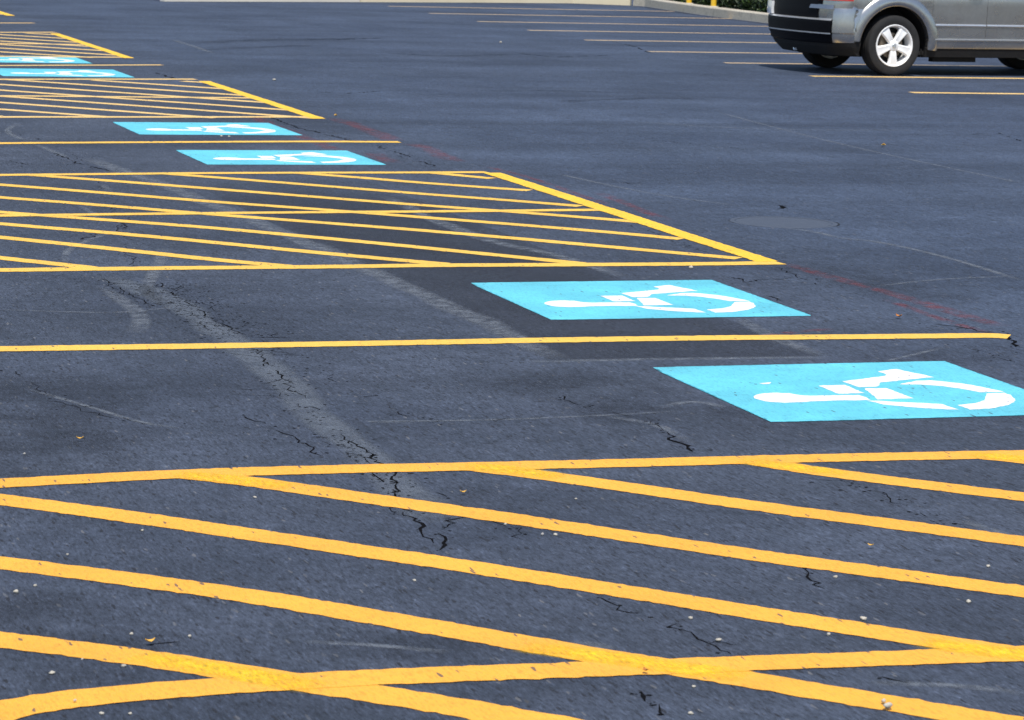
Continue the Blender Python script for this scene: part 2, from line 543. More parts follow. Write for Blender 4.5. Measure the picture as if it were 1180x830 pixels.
CR([(700, 46), (735, 55), (750, 62)], width=.03, pits=1, spread=.1)

# ------------------------------------------------------------------ painted stalls on the left
LW = 0.15
LINES = {
    'M1': [(-60, 846), (-10, 822), (40, 812.5), (80, 806.5), (160, 799), (240, 792.5), (400, 783), (640, 774), (760, 769.5), (880, 765), (1060, 758.5), (1180, 754), (1330, 749)],
    'L2': [(-120, 564), (0, 557.6), (100, 552.2), (200, 547.2), (300, 543.6), (400, 541), (700, 535), (880, 530), (1100, 525.8), (1180, 524), (1380, 519)],
    'L3': [(-150, 405), (0, 402.6), (240, 399.3), (480, 395.3), (600, 392.8), (730, 391), (860, 389.5), (980, 388.6), (1100, 387.5), (1145, 387.2), (1162, 388.5)],
    'L4': [(-150, 313.5), (0, 311.6), (240, 308.9), (400, 307.6), (480, 306.3), (720, 305.2), (820, 304.6), (900, 303.3)],
    'M2': [(-150, 250.5), (0, 249), (240, 246), (480, 244.2), (600, 243.2), (692, 242.2)],
    'L5': [(-150, 203.5), (0, 202), (120, 201), (240, 199.7), (480, 199.2), (562, 198.8)],
    'L6': [(-150, 167), (0, 165.3), (240, 163.8), (360, 163.3), (461, 164)],
    'L7': [(-150, 135.6), (0, 135.1), (240, 135.2), (370, 135.0)],
    'L8': [(-150, 92), (0, 91.7), (225, 91.5)],
    'L9': [(-150, 76.2), (0, 75.8), (100, 75.4), (186, 75.1)],
    'L10': [(-150, 64.5), (0, 65.3), (90, 66), (152, 66.3)],
    'L11': [(-150, 37.5), (0, 37.6), (63, 37.4)],
    'L12': [(-150, 26.6), (0, 26.7), (39, 26.8)],
}
P = {n: [G(*q) for q in l] for n, l in LINES.items()}
SEG = {'L3': .03, 'L6': .06, 'L9': .1, 'L12': .12}
stall_labels = {
    'L3': 'long single yellow stall line between the two nearest blue wheelchair squares',
    'L6': 'single yellow stall line between the second pair of blue wheelchair squares, ending beside the lane',
    'L9': 'thin yellow stall line between the two small far blue wheelchair squares',
    'L12': 'shortest yellow stall line at the top left edge beyond every blue square'}
for n, lab in stall_labels.items():
    o = ribbon('stall_line', P[n], LW, 0.0024, M['yellow_mid'] if n in ('L3', 'L6') else M['yellow_old'], seg=SEG[n])
    tag(o, lab, 'stall line', 'yellow stall lines on the left')


def aisle(label, origin, parts):
    e = empty('hatched_aisle', (origin.x, origin.y, 0), label, 'hatched aisle', 'yellow hatched aisles')
    for nm, pts, w, z, mat, seg in parts:
        ribbon(nm, pts, w, z, mat, e, seg=seg)
    return e


def px(l): return [G(*q) for q in l]


Y, YF, YO = M['yellow'], M['yellow_fresh'], M['yellow_old']
# nearest aisle
A1 = [('border_line', P['L2'], .15, .0024, Y, .022), ('middle_line', P['M1'], .152, .0027, Y, .02)]
A1 += [('cross_stripe', px(l), .152, .0019, Y, .02) for l in (
    [(-80, 728), (0, 737.6), (120, 752.5), (240, 770), (330, 785), (455, 803.5), (600, 828.5), (720, 850)],
    [(-80, 640), (0, 649), (150, 668), (300, 689), (470, 718), (640, 748), (760, 767.5), (880, 786), (940, 797), (1060, 817), (1180, 837), (1260, 851)],
    [(-80, 566), (0, 576), (150, 596), (300, 618), (400, 632.6), (550, 655), (700, 679.3), (880, 708.7), (940, 718), (1040, 734), (1120, 746), (1200, 758), (1330, 777)],
    [(216, 547.5), (300, 556.5), (400, 571.6), (550, 592), (700, 614.8), (880, 642), (1040, 663.5), (1180, 682.6), (1300, 699)],
    [(547, 538.5), (620, 547.5), (700, 558.7), (880, 585), (1040, 605.5), (1180, 624.5), (1300, 641)],
    [(868, 531.5), (928, 542), (1050, 557.5), (1180, 573.3), (1300, 588)],
    [(1128, 525), (1180, 530.5), (1300, 543)])]
YN = P['M1'][5].y - 2.75                    # its near border lies under the photographer


def run_on(l):
    a, b = l[0], l[-1]
    k = min(XT_ - .1 - b.x, b.y - YN)
    if k > .1: l = l + [b + Vector((k * .5, -k * .5)), b + Vector((k, -k))]
    k = min(a.x - .95, P['L2'][1].y - a.y)
    if k > .1: l = [a + Vector((-k, k))] + l
    return l


XT_ = 6.9 * S
A1 = [(n, run_on(l) if n == 'cross_stripe' else (l + [Vector((XT_, l[-1].y))]), w, z, m, sg) for n, l, w, z, m, sg in A1]
y0 = G(-30, 829)
A1.append(('border_line', [(y0.x, YN), (XT_, YN)], .15, .0024, Y, .03))
A1.append(('cross_stripe', [Vector((y0.x, y0.y - 1.0)), Vector((y0.x + y0.y - 1.0 - YN, YN))], .15, .0019, Y, .03))
A1.append(('end_bar', [(XT_ - .08, P['L2'][-1].y), (XT_ - .08, YN)], .15, .0031, YF, .03))
A1.append(('end_bar', [(y0.x - .05, y0.y + .35), (y0.x - .05, YN)], .15, .0031, YF, .03))
A1n = aisle('nearest yellow hatched aisle filling the foreground with wide diagonal stripes', G(600, 690), A1)
for l in ([(150, 757), (240, 772), (300, 783), (370, 795)], [(600, 745), (700, 759), (780, 770.5), (860, 782)], [(1060, 740), (1120, 749), (1180, 756), (1240, 762)],
          [(200, 547), (260, 552.5), (340, 562)], [(530, 538), (590, 543), (650, 551)], [(850, 531), (910, 538), (980, 547)], [(1115, 525), (1160, 527.5), (1200, 532)]):
    band('double_coat', px(l), .15, .0030, M['double'], seg=.04, wj=.1, parent=A1n)
# second aisle
bar2 = px([(566, 199.6), (700, 242.2), (781, 268.8), (845, 289.5), (884, 302)])
A2 = [('border_line', P['L4'], .15, .0024, M['yellow_mid'], .03), ('border_line', P['L5'], .14, .0024, M['yellow_mid'], .04), ('middle_line', P['M2'], .13, .0027, M['yellow_mid'], .035),
      ('end_bar', bar2, .140, .0031, YF, .03)]
A2 += [('cross_stripe', px(l), .13, .0019, M['yellow_mid'], .03) for l in (
    [(-100, 287), (0, 297.5), (60, 304), (105, 309)],
    [(-100, 263.5), (0, 273.6), (120, 286), (240, 299), (330, 307)],
    [(-100, 248.5), (0, 258.3), (120, 268), (240, 279), (360, 291), (480, 302), (515, 305)],
    [(-100, 235.5), (0, 245), (120, 253.5), (240, 262.3), (360, 273.5), (480, 285), (570, 294), (670, 304)],
    [(-100, 220), (0, 227.8), (120, 237), (240, 247), (360, 256), (480, 265.3), (600, 275.5), (720, 286.4), (850, 298)],
    [(-100, 206), (0, 213.1), (120, 222.5), (240, 232.5), (360, 241), (480, 250.2), (600, 259.5), (720, 269.5), (786, 275.8)],
    [(30, 201.5), (140, 209.5), (240, 217.5), (360, 227), (480, 236.4), (600, 245), (720, 254.6), (740, 256.5)],
    [(190, 200.4), (240, 204), (360, 213.5), (480, 223.3), (600, 232.2), (668, 237.8)],
    [(345, 199.8), (410, 204.5), (480, 210.6), (610, 219.8)],
    [(500, 199.6), (568, 206)])]
aisle('second yellow hatched aisle, a pointed wedge behind the pale blue squares', G(450, 255), A2)


def far_aisle(label, la, lb, mid, xtip, first, gap, w, seg, mat, xl):
    """45 degree stripes between the border lines la (near) and lb (far)"""
    ya, yb = sum(p.y for p in la) / len(la), sum(p.y for p in lb) / len(lb)
    parts = [('border_line', la, w, .0024, mat, seg), ('border_line', lb, w, .0024, mat, seg)]
    if mid: parts.append(('middle_line', [(xl, (ya + yb) / 2), (xtip - .1, (ya + yb) / 2 + .05)], w, .0027, mat, seg))
    parts.append(('end_bar', [(xtip - .08, yb + .02), (xtip - .08, ya - .02)], .130, .0031, YF, seg))
    s = first
    while s - gap > xl + ya: s -= gap
    while s < xtip + yb - .3:
        x0, yy0 = s - ya, ya                   # where the stripe meets the near border
        if x0 > xtip - .1: x0, yy0 = xtip - .1, s - xtip + .1
        x1, yy1 = s - yb, yb
        if x1 < xl: x1, yy1 = xl, s - xl
        if yy1 - yy0 > .15: parts.append(('cross_stripe', [(x1, yy1), (x0, yy0)], w * .9, .0019, mat, seg))
        s += gap
    return aisle(label, Vector((xtip - 2, (ya + yb) / 2)), parts)


g3 = G(114, 134.4)
XT = 6.91 * S
far_aisle('third yellow hatched aisle of thin crowded stripes with a bright end bar', P['L7'], P['L8'], True, G(371, 135.2).x, g3.x + g3.y, 1.02 * S, .165, .06, YO, 1.0)
g4 = G(90, 65.5)
far_aisle('small far yellow hatched aisle near the top left corner', P['L10'], P['L11'], True, G(153, 66.3).x, g4.x + g4.y, 1.02 * S, .18, .1, YO, 1.0)
l13 = [G(-150, 17), G(13, 16.9)]
l14y = l13[0].y + 5.3
far_aisle('farthest yellow hatched aisle, only its pointed tip in the top left corner', l13, [Vector((1.0, l14y)), Vector((XT - .1, l14y))], False, G(13, 16.9).x, l13[0].y + XT, 1.02 * S, .13, .15, YO, 1.0)

# ------------------------------------------------------------------ blue wheelchair squares
SX0, SX1 = 4.72 * S, 6.205 * S
SQ = SX1 - SX0
by0, by1 = 11.16 * S, 12.615 * S           # the nearest square
SYM = {
    'head_and_back': [(868, 458.2), (871, 455.6), (880, 454), (895, 453.4), (910, 454), (922, 456.2), (935, 457), (960, 456.4), (990, 456), (997, 458.5), (1003.5, 461.7), (985, 462.3), (960, 462.4), (935, 463.4), (922, 464.2), (905, 464.9), (888, 464), (875, 461.8), (870, 460)],
    'arm': [(943.5, 445.2), (973, 444.2), (996, 453.6), (966, 454.6)],
    'leg_and_foot': [(970.5, 440.2), (1020, 434), (1022.5, 432.6), (1012, 428.8), (1032, 425.9), (1076, 435.3), (1013, 441.6), (1014, 443.5), (1011.4, 446.2), (990, 447)],
    'thigh': [(995.6, 448.4), (1022, 448), (1052, 459.7), (1012, 461)],
    'wheel_arc': [(1000, 462.6), (1008, 462.7), (1045, 464.4), (1085.4, 466.5), (1104.5, 472.7), (1085, 472.3), (1046, 469.9), (1018, 466.8)],
    'wheel_bow': [(1103.7, 467.5), (1125, 465.4), (1132.5, 462), (1136.4, 458.1), (1135.8, 454.3), (1157, 453.4), (1165, 456), (1169.8, 460.4), (1168.5, 464), (1161.7, 467.6), (1140.3, 471.8), (1117.5, 472.8)],
    'wheel_top': [(1036.6, 443.7), (1044, 441.5), (1056.4, 439.6), (1071.7, 439.1), (1090, 440.6), (1109.8, 442.9), (1135, 447.3), (1157, 452.2), (1129.7, 452.8), (1109.8, 449), (1085.4, 445.6), (1061, 443.9)],
}


def filled(name, pts, z, mat, parent, seg=.02, jit=.003):
    p = resample(pts + [pts[0]], seg)[:-1]
    p = [q + Vector((R.gauss(0, jit), R.gauss(0, jit))) for q in p]
    bm = bmesh.new()
    vs = [bm.verts.new((q.x, q.y, z)) for q in p]
    f = bm.faces.new(vs)
    bmesh.ops.triangulate(bm, faces=[f], ngon_method='EAR_CLIP')
    for f in bm.faces:
        if f.normal.z < 0: f.normal_flip()
    return bm_obj(name, bm, mat, parent, recalc=False)


ctr = Vector(((SX0 + SX1) / 2, (by0 + by1) / 2))
sq = empty('wheelchair_marking', (ctr.x, ctr.y, 0), 'largest nearest blue wheelchair square, cut by the right edge of the photo', 'parking symbol', 'blue wheelchair squares')
hx, hy = SQ / 2, (by1 - by0) / 2
filled('blue_panel', [Vector((-hx, -hy)), Vector((hx, -hy + .01)), Vector((hx, hy)), Vector((-hx, hy - .02))], .0019, M['blue'], sq, .025, .004)
sym = empty('wheelchair_symbol', (0, 0, 0), None, None)
sym.parent = sq
for n, l in SYM.items():
    q = [G(*a) - ctr for a in l]
    if n in ('head_and_back', 'wheel_arc', 'wheel_bow', 'wheel_top'):
        q = q
    filled(n, q, .0027, M['white'], sym, .02, .0025)
scuff = filled('paint_scuff', [G(*a) - ctr for a in [(875, 442.6), (889, 441.2), (887, 443.6), (880, 443.6)]], .0027, M['white'], sq)
spots = [  # centre from the surveyed corners, size factors
    ([(540.6, 324.9), (631.3, 367.7), (822, 324), (939.7, 365.8)], 'second blue wheelchair square, between the long single stall line and the second hatched aisle'),
    ([(202, 174.2), (242.7, 190.3), (395.8, 172.7), (444.4, 190.1)], 'blue wheelchair square just beyond the second hatched aisle'),
    ([(130.5, 141.4), (162.5, 155.8), (309, 141.4), (345.6, 155.8)], 'blue wheelchair square just in front of the third hatched aisle'),
    ([(-14, 79.7), (7.6, 88.8), (130.5, 79.7), (150, 88.8)], 'small blue wheelchair square just beyond the third hatched aisle'),
    ([(-50, 64.6), (-40, 72.7), (83, 64.4), (102.5, 72.6)], 'farthest, smallest blue wheelchair square at the left edge before the far hatched aisle')]
for cs, lab in spots:
    g = [G(*c) for c in cs]
    c = copy_tree(sq)
    c['label'] = lab
    x1 = (g[2].x + g[3].x) / 2
    ylo, yhi = (g[1].y + g[3].y) / 2, (g[0].y + g[2].y) / 2
    x0 = (g[0].x + g[1].x) / 2 if cs[0][0] > 0 else x1 - SQ
    c.location = ((x0 + x1) / 2, (ylo + yhi) / 2, 0)
    c.scale = ((x1 - x0) / SQ, (yhi - ylo) / (2 * hy), 1)
    for ch in list(c.children):                 # the scuff belongs to the nearest square only
        if ch.name.startswith('paint_scuff'): bpy.data.objects.remove(ch)

# ------------------------------------------------------------------ stall lines on the far side of the lane
RL = [((1050.3, 106.9), (1180, 108.4), 'nearest pale yellow stall line across the lane, in front of the parked car'),
      ((934.4, 88), (1180, 90.2), 'orange yellow stall line running right beside the tyres of the parked car'),
      ((835.3, 72.7), (917, 72.7), 'yellow stall line running underneath the parked car'),
      ((748, 59.6), (900, 60), 'yellow stall line ending behind the rear tyre of the car'),
      ((674, 46.4), (900, 46.8), 'yellow stall line reaching behind the rear bumper of the car'),
      ((608.4, 35.1), (869, 35.3), 'brightest far stall line, fourth from the back kerb'),
      ((550.3, 25), (861, 26.4), 'far stall line, third from the back kerb, meeting the side kerb'),
      ((494.6, 15.6), (814, 17.4), 'far stall line, second from the back kerb, meeting the side kerb'),
      ((448, 7.4), (760, 10.8), 'farthest faint stall line, running along the back kerb')]
for a, b, lab in RL:
    a, b = G(*a), G(*b)
    d = (b - a).normalized()
    d = Vector((1, max(-.02, min(.02, d.y)))).normalized()
    end = KX - .03
    o = ribbon('stall_line', [a, a + d * ((end - a.x) / d.x)], .19, .0019, M['yellow_old'] if a.y < 37 * S else M['pale_line'], seg=.12)
    tag(o, lab, 'stall line', 'stall lines across the lane')

# ------------------------------------------------------------------ manhole
mc = G(903, 256.3)
k = NT('cast_iron_cover')
v = k.objcoords()
k.l(k.mix(k.noise(v, 12, 5, .7), (0.038, 0.050, 0.076), (0.068, 0.083, 0.116)), k.b.inputs['Base Color'])
k.b.inputs['Roughness'].default_value = .75
ck = k.n('ShaderNodeTexChecker', Scale=16.0); k.l(v, ck.inputs['Vector'])
k.l(k.bump(ck.outputs['Fac'], 1.0, .008), k.b.inputs['Normal'])
M['iron'] = k.m
man = empty('manhole_cover', (mc.x, mc.y, 0), 'round grey manhole cover set flush in the driving lane', 'manhole cover')


def disc(name, r0, r1, z, mat, parent, n=64, h=0.0):
    bm = bmesh.new()
    rings = []
    for r, zz in ((r0, z), (r1, z), (r1 + .004, z - h)):
        if r <= 0:
            rings.append([bm.verts.new((0, 0, zz))])
        else:
            rings.append([bm.verts.new((r * math.cos(2 * math.pi * i / n), r * math.sin(2 * math.pi * i / n), zz)) for i in range(n)])
    for A, B in zip(rings[:-1], rings[1:]):
        for i in range(n):
            if len(A) == 1: bm.faces.new((A[0], B[i], B[(i + 1) % n]))
            else: bm.faces.new((A[i], B[i], B[(i + 1) % n], A[(i + 1) % n]))
    return bm_obj(name, bm, mat, parent)


disc('lid', 0, .312, .0012, M['iron'], man, h=.004)
disc('frame', .318, .350, .0014, M['iron'], man, h=.006)
disc('joint', .345, .362, .0009, M['joint'], man)

jt = [ch for ch in man.children if ch.name.startswith('joint')][0]
at = jt.data.attributes.new('cover', 'FLOAT', 'POINT')
for v_ in jt.data.vertices: at.data[v_.index].value = min(1, max(0.15, (abs(v_.co.x) - .20) / .12))
# ------------------------------------------------------------------ kerbs and verge
k = NT('concrete')
v = k.coords()
c = k.mix(k.noise(v, 1.4, 6, .7), (0.40, 0.36, 0.29), (0.58, 0.53, 0.43))
c = k.mix(1.0, c, k.ramp(k.noise(v, 30, 4, .7), [(.3, .75), (.65, 1.1)]), 'MULTIPLY')
c = k.mix(k.ramp(k.noise(v, 3.3, 6, .75), [(.55, 0.0), (.75, .55)]), c, (0.13, 0.125, 0.11))
k.l(c, k.b.inputs['Base Color']); k.b.inputs['Roughness'].default_value = .85
k.l(k.bump(k.noise(v, 60, 4, .7), .5, .006), k.b.inputs['Normal'])
M['concrete'] = k.m
k = NT('pale_concrete')
v = k.coords()
c = k.mix(k.noise(v, .9, 6, .7), (0.44, 0.42, 0.37), (0.66, 0.63, 0.53))
k.l(c, k.b.inputs['Base Color']); k.b.inputs['Roughness'].default_value = .85
M['concrete_pale'] = k.m
k = NT('cream_kerb_paint')
v = k.coords()
c = k.mix(k.noise(v, 1.2, 6, .7), (0.52, 0.45, 0.31), (0.66, 0.60, 0.44))
k.l(c, k.b.inputs['Base Color']); k.b.inputs['Roughness'].default_value = .8
M['kerb_cream'] = k.m


def kerb(name, pts, mat, h=.17, w=.17, side=1, seg=.3):
    """kerb stone run: bevelled nose, slightly leaning face; side=+1 lies left of the path direction"""
    p = resample(pts, seg)
    prof = [(-.0, -.03), (.012, .0), (.02, h - .025), (.04, h - .004), (.06, h), (w, h), (w, -.03)]
    bm = bmesh.new()
    rows = []
    n = len(p)
    for i, q in enumerate(p):
        t = (p[min(i + 1, n - 1)] - p[max(i - 1, 0)]).normalized()
        nr = Vector((-t.y, t.x)) * side
        j = .004 * noise.noise(Vector((i * .9, 3, 3)))
        rows.append([bm.verts.new((q.x + nr.x * (a + j), q.y + nr.y * (a + j), b + (j if b > 0 else 0))) for a, b in prof])
    for A, B in zip(rows[:-1], rows[1:]):
        for a in range(len(prof) - 1): bm.faces.new((A[a], B[a], B[a + 1], A[a + 1]))
    bm.faces.new(rows[0]); bm.faces.new(rows[-1])
    o = bm_obj(name, bm, mat)
    tag(o, kind='structure')
    return o


kx = lambda x, y: G(x, y)
c0 = kx(885, 27)
side_pts = [Vector((KX + .05, 20)), Vector((KX + .02, 40)), Vector((c0.x, c0.y)), kx(845, 22.2), kx(800, 16.2), kx(765, 11), kx(742, 7.6)]
# rounded meeting with the back kerb
e1 = side_pts[-1]; b1 = kx(700, 5.0)
side_pts.append(e1 + Vector((-.12, .35)))
kerb('kerb', side_pts, M['concrete'], side=-1)
kb = [kx(190, 1.9), kx(300, 2.2), kx(415, 2.6)]
kc = [kx(416, 2.6), kx(560, 3.2), kx(660, 4.0), side_pts[-1] + Vector((-.05, .02))]
kerb('kerb', kb, M['concrete_pale'], side=1)
kerb('kerb', kc, M['kerb_cream'], side=1)
# gutter stains beside the kerbs
for a in (kc, kb):
    band('gutter_stain', [q + Vector((.0, -.16)) for q in a], .28, .0006, M['patch'], seg=.3)
band('gutter_stain', [q + Vector((-.13, 0)) for q in side_pts[1:-1]], .22, .0006, M['patch'], seg=.3)

# sidewalk behind the back kerb, planting bed behind the side kerb
sp = [q + Vector((0.03, .17)) for q in kb + kc]
vs = [(q.x, q.y, .146) for q in sp] + [(q.x - .3, q.y + 2.2, .15) for q in sp]
n = len(sp)
o = mesh('sidewalk', vs, [(i, i + 1, n + i + 1, n + i) for i in range(n - 1)], M['concrete_pale']); tag(o, kind='structure')
k = NT('mulch')
v = k.coords()
k.l(k.mix(k.noise(v, 14, 6, .75), (0.012, 0.009, 0.006), (0.055, 0.038, 0.024)), k.b.inputs['Base Color'])
k.b.inputs['Roughness'].default_value = .95
k.l(k.bump(k.noise(v, 30, 5, .7), 1.0, .03), k.b.inputs['Normal'])
M['mulch'] = k.m
vp = [q + Vector((.16, 0)) for q in side_pts[:-1]]
n = len(vp)
vs = [(q.x, q.y, .135) for q in vp] + [(q.x + 5, q.y, .14) for q in vp]
o = mesh('planting_bed', vs, [(i, n + i, n + i + 1, i + 1) for i in range(n - 1)], M['mulch']); tag(o, kind='structure')

# hedge : dense small leaves round dark twigs
k = NT('hedge_leaves')
oi = k.n('ShaderNodeNewGeometry')
k.l(k.ramp(oi.outputs['Random Per Island'], [(0.0, (0.010, 0.022, 0.006)), (.6, (0.022, 0.050, 0.011)), (1.0, (0.070, 0.110, 0.024))]), k.b.inputs['Base Color'])
k.b.inputs['Roughness'].default_value = .5
M['leaf'] = k.m
M['twig'] = simple('twig_bark', (0.035, 0.025, 0.018), .9, var=.3)


def in_hedge(yy):
    y0 = vp[0].y
    return vp[0].x + .28


def hedge(name, y0, y1, x0, depth, ht, n, label):
    root = empty(name, (x0 + depth / 2, (y0 + y1) / 2, .13), label, 'hedge')
    cx, cy = root.location.x, root.location.y
    vs, fs = [], []
    for i in range(n):
        y = R.uniform(y0, y1)
        lump = 1 + .25 * noise.noise(Vector((y * 1.7, 1, 1))) + .15 * noise.noise(Vector((y * 5, 1, 4)))
        # leaves crowd the outer shell
        a = R.uniform(0, math.pi)
        rr = R.uniform(.72, 1.04) if R.random() < .8 else R.uniform(.2, .8)
        x = depth / 2 + depth / 2 * math.cos(a) * rr * lump
        z = max(.02, ht * (math.sin(a) ** .55) * rr * lump)
        if R.random() < .3:
            x = R.uniform(-.02, .12) * lump; z = R.uniform(.0, .35)
        s = R.uniform(.018, .038)
        d = Vector((R.gauss(0, 1), R.gauss(0, 1), R.gauss(0.5, .7))).normalized()
        u = d.orthogonal().normalized()
        w = d.cross(u)
        ang = R.uniform(0, 6.28)
        u, w = u * math.cos(ang) + w * math.sin(ang), w * math.cos(ang) - u * math.sin(ang)
        p = Vector((x0 + x - cx, y - cy, z))
        b = len(vs)
        vs += [p - u * s * 1.5, p + w * s * .7 + d * s * .15, p + u * s * 1.5, p - w * s * .7 + d * s * .15]
        fs.append((b, b + 1, b + 2, b + 3))
    mesh('foliage', vs, fs, M['leaf'], root)
    vs, fs = [], []
    y = y0
    while y < y1:                                # stems from the soil into the crown
        base = Vector((x0 + depth / 2 + R.uniform(-.15, .15) - cx, y - cy, 0))
        for s in range(3):
            top = base + Vector((R.uniform(-.35, .35) * depth, R.uniform(-.25, .25), ht * R.uniform(.6, .9)))
            b = len(vs)
            for q, r in ((base, .014), (top, .004)):
                for j in range(4):
                    vs.append(q + Vector((r * math.cos(j * math.pi / 2), r * math.sin(j * math.pi / 2), 0)))
            for j in range(4): fs.append((b + j, b + (j + 1) % 4, b + 4 + (j + 1) % 4, b + 4 + j))
        y += .3
    mesh('stems', vs, fs, M['twig'], root)
    return root


hedge('hedge', 42, kx(800, 16.2).y + 4, KX + .55, 1.9, 1.25, 42000, 'dark green leafy hedge behind the concrete kerb beside the car')

# bollards behind the kerb
M['bollard'] = simple('bollard_yellow', (0.80, 0.50, 0.03), .45, var=.08, vscale=8)


def bollard(loc, label):
    root = empty('bollard', (loc.x, loc.y, .13), label, 'bollard', 'yellow bollards behind the kerb')
    bm = bmesh.new()
    prof = [(.052, 0), (.052, .9), (.049, .93), (.040, .955), (.022, .972), (0.001, .977)]
    n = 24
    rows = [[bm.verts.new((r * math.cos(2 * math.pi * i / n), r * math.sin(2 * math.pi * i / n), z)) for i in range(n)] for r, z in prof]
    for A, B in zip(rows[:-1], rows[1:]):
        for i in range(n): bm.faces.new((A[i], A[(i + 1) % n], B[(i + 1) % n], B[i]))
    bm_obj('post', bm, M['bollard'], root, True)
    bm = bmesh.new()
    prof = [(.10, -.01), (.10, .02), (.085, .035), (.055, .04)]
    rows = [[bm.verts.new((r * math.cos(2 * math.pi * i / n), r * math.sin(2 * math.pi * i / n), z)) for i in range(n)] for r, z in prof]
    for A, B in zip(rows[:-1], rows[1:]):
        for i in range(n): bm.faces.new((A[i], A[(i + 1) % n], B[(i + 1) % n], B[i]))
    bm_obj('footing', bm, M['concrete'], root, True)


bollard(G(778.5, 13.2) + Vector((.27, 0)), 'yellow bollard at the hedge, the one farther from the car')
bollard(G(806.5, 17.1) + Vector((.27, 0)), 'yellow bollard at the hedge, the one nearer the car')

#CAR0#
# ------------------------------------------------------------------ parked car
# car frame: x forward from the rear axle, y to the car's left, z up; its right side faces the camera
def metal_paint(name, col):
    k = NT(name)
    v = k.objcoords()
    fl = k.noise(v, 25, 2, .6)
    k.l(k.ramp(fl, [(.3, tuple(c * .95 for c in col)), (.7, tuple(min(1, c * 1.05) for c in col))]), k.b.inputs['Base Color'])
    k.b.inputs['Metallic'].default_value = .9
    k.b.inputs['Roughness'].default_value = .36
    k.b.inputs['Coat Weight'].default_value = .3
    k.b.inputs['Coat Roughness'].default_value = .12
    dust = k.noise(v, 3, 2, .5)
    k.l(k.ramp(dust, [(.35, .24), (.7, .34)]), k.b.inputs['Roughness'])
    return k.m


M['silver'] = metal_paint('silver_paint', (0.43, 0.43, 0.425))
M['shade_black'] = simple('shaded_rear_black', (0.004, 0.004, 0.006), .5, var=.2, spec=.1)  # shade on the silver rear, put into a near-black colour
M['matte_black'] = simple('matte_underbody', (0.008, 0.008, 0.009), .9, var=.3)
M['trim_silver'] = simple('bright_trim', (0.68, 0.70, 0.72), .28, .75, var=.05)
M['alloy'] = simple('alloy_wheel', (0.88, 0.88, 0.88), .42, .12, var=.03)
M['alloy_dark'] = simple('brake_metal', (0.20, 0.16, 0.12), .5, .6, var=.25)
M['rubber'] = simple('tyre_rubber', (0.013, 0.013, 0.014), .82, var=.25)
M['lamp_red'] = simple('red_lamp_lens', (0.55, 0.012, 0.015), .12, var=.1, coat=1)
M['reflector'] = simple('red_reflector', (0.50, 0.08, 0.02), .25, var=.2)
M['corner_glint'] = simple('painted_corner_glint', (0.75, 0.76, 0.78), .15, .2, var=.05, coat=1)  # near-white colour standing in for light on the silver bumper corner
M['glass'] = simple('tinted_glass', (0.010, 0.012, 0.014), .05, var=.1, spec=.8)

LERP = lambda tab, z: next((a[1] + (b[1] - a[1]) * (z - a[0]) / (b[0] - a[0]) for a, b in zip(tab[:-1], tab[1:]) if z <= b[0]), tab[-1][1]) if z > tab[0][0] else tab[0][1]
HW = [(.24, .84), (.34, .872), (.45, .884), (.60, .894), (.75, .903), (.95, .911), (1.04, .893), (1.10, .85), (1.35, .765), (1.60, .655), (1.68, .58)]
XR = [(.24, -.80), (.34, -.90), (.45, -.925), (.75, -.94), (.95, -.925), (1.05, -.90), (1.35, -.80), (1.60, -.62), (1.68, -.45)]
XF = [(.24, 3.55), (.34, 3.74), (.45, 3.80), (.70, 3.80), (.85, 3.70), (.97, 3.45), (1.04, 2.75), (1.10, 2.45), (1.35, 2.00), (1.60, 1.50), (1.68, 1.20)]


def O(t, z):
    """right half of the horizontal slice at height z: t 0 rear centre, .30-.45 rear corner, .45-.85 flank, 1 front centre"""
    hw, xr, xf = LERP(HW, z), LERP(XR, z), LERP(XF, z)
    rr, rf = .30, .42
    if z > 1.2: rr = .22
    bow = .06
    if t < .30:
        y = -(hw - rr) * t / .30
        return Vector((xr + bow * (t / .30) ** 2, y, z))
    if t < .45:
        a = (t - .30) / .15 * math.pi / 2
        return Vector((xr + bow + (rr - bow * .0) * (1 - math.cos(a)), -(hw - rr) - rr * math.sin(a), z))
    xs, xe = xr + bow + rr, xf - rf - .10
    if t < .85:
        u = (t - .45) / .40
        return Vector((xs + (xe - xs) * u, -hw + .015 * (2 * u - 1) ** 4, z))
    if t < .95:
        a = (t - .85) / .10 * math.pi / 2
        return Vector((xe + rf * math.sin(a), -(hw - .015 - rf) - rf * math.cos(a), z))
    u = (t - .95) / .05
    return Vector((xe + rf + .10 * (1 - (1 - u) ** 2), -(hw - .015 - rf) * (1 - u), z))


def tx(x, z):
    """slice parameter on the flank for a given x"""
    hw, xr, xf = LERP(HW, z), LERP(XR, z), LERP(XF, z)
    xs, xe = xr + .06 + (.30 if z <= 1.2 else .22), xf - .52
    return .45 + .40 * (x - xs) / (xe - xs)


def onorm(t, z):
    e = 1e-3
    a = O(min(1, t + e), z) - O(max(0, t - e), z)
    b = O(t, z + .01) - O(t, z - .01)
    n = a.cross(b)
    return n.normalized()


car = empty('parked_car', (0, 0, 0), 'silver five door crossover car parked across the lane, cut by the top right corner', 'car')
CAR_PARTS = []


def part(name, bm, mat, smooth=True, parent=None):
    o = bm_obj(name, bm, mat, parent or car, smooth)
    if smooth:
        try:
            o.data.set_sharp_from_angle(angle=math.radians(32))
        except Exception: pass
    return o


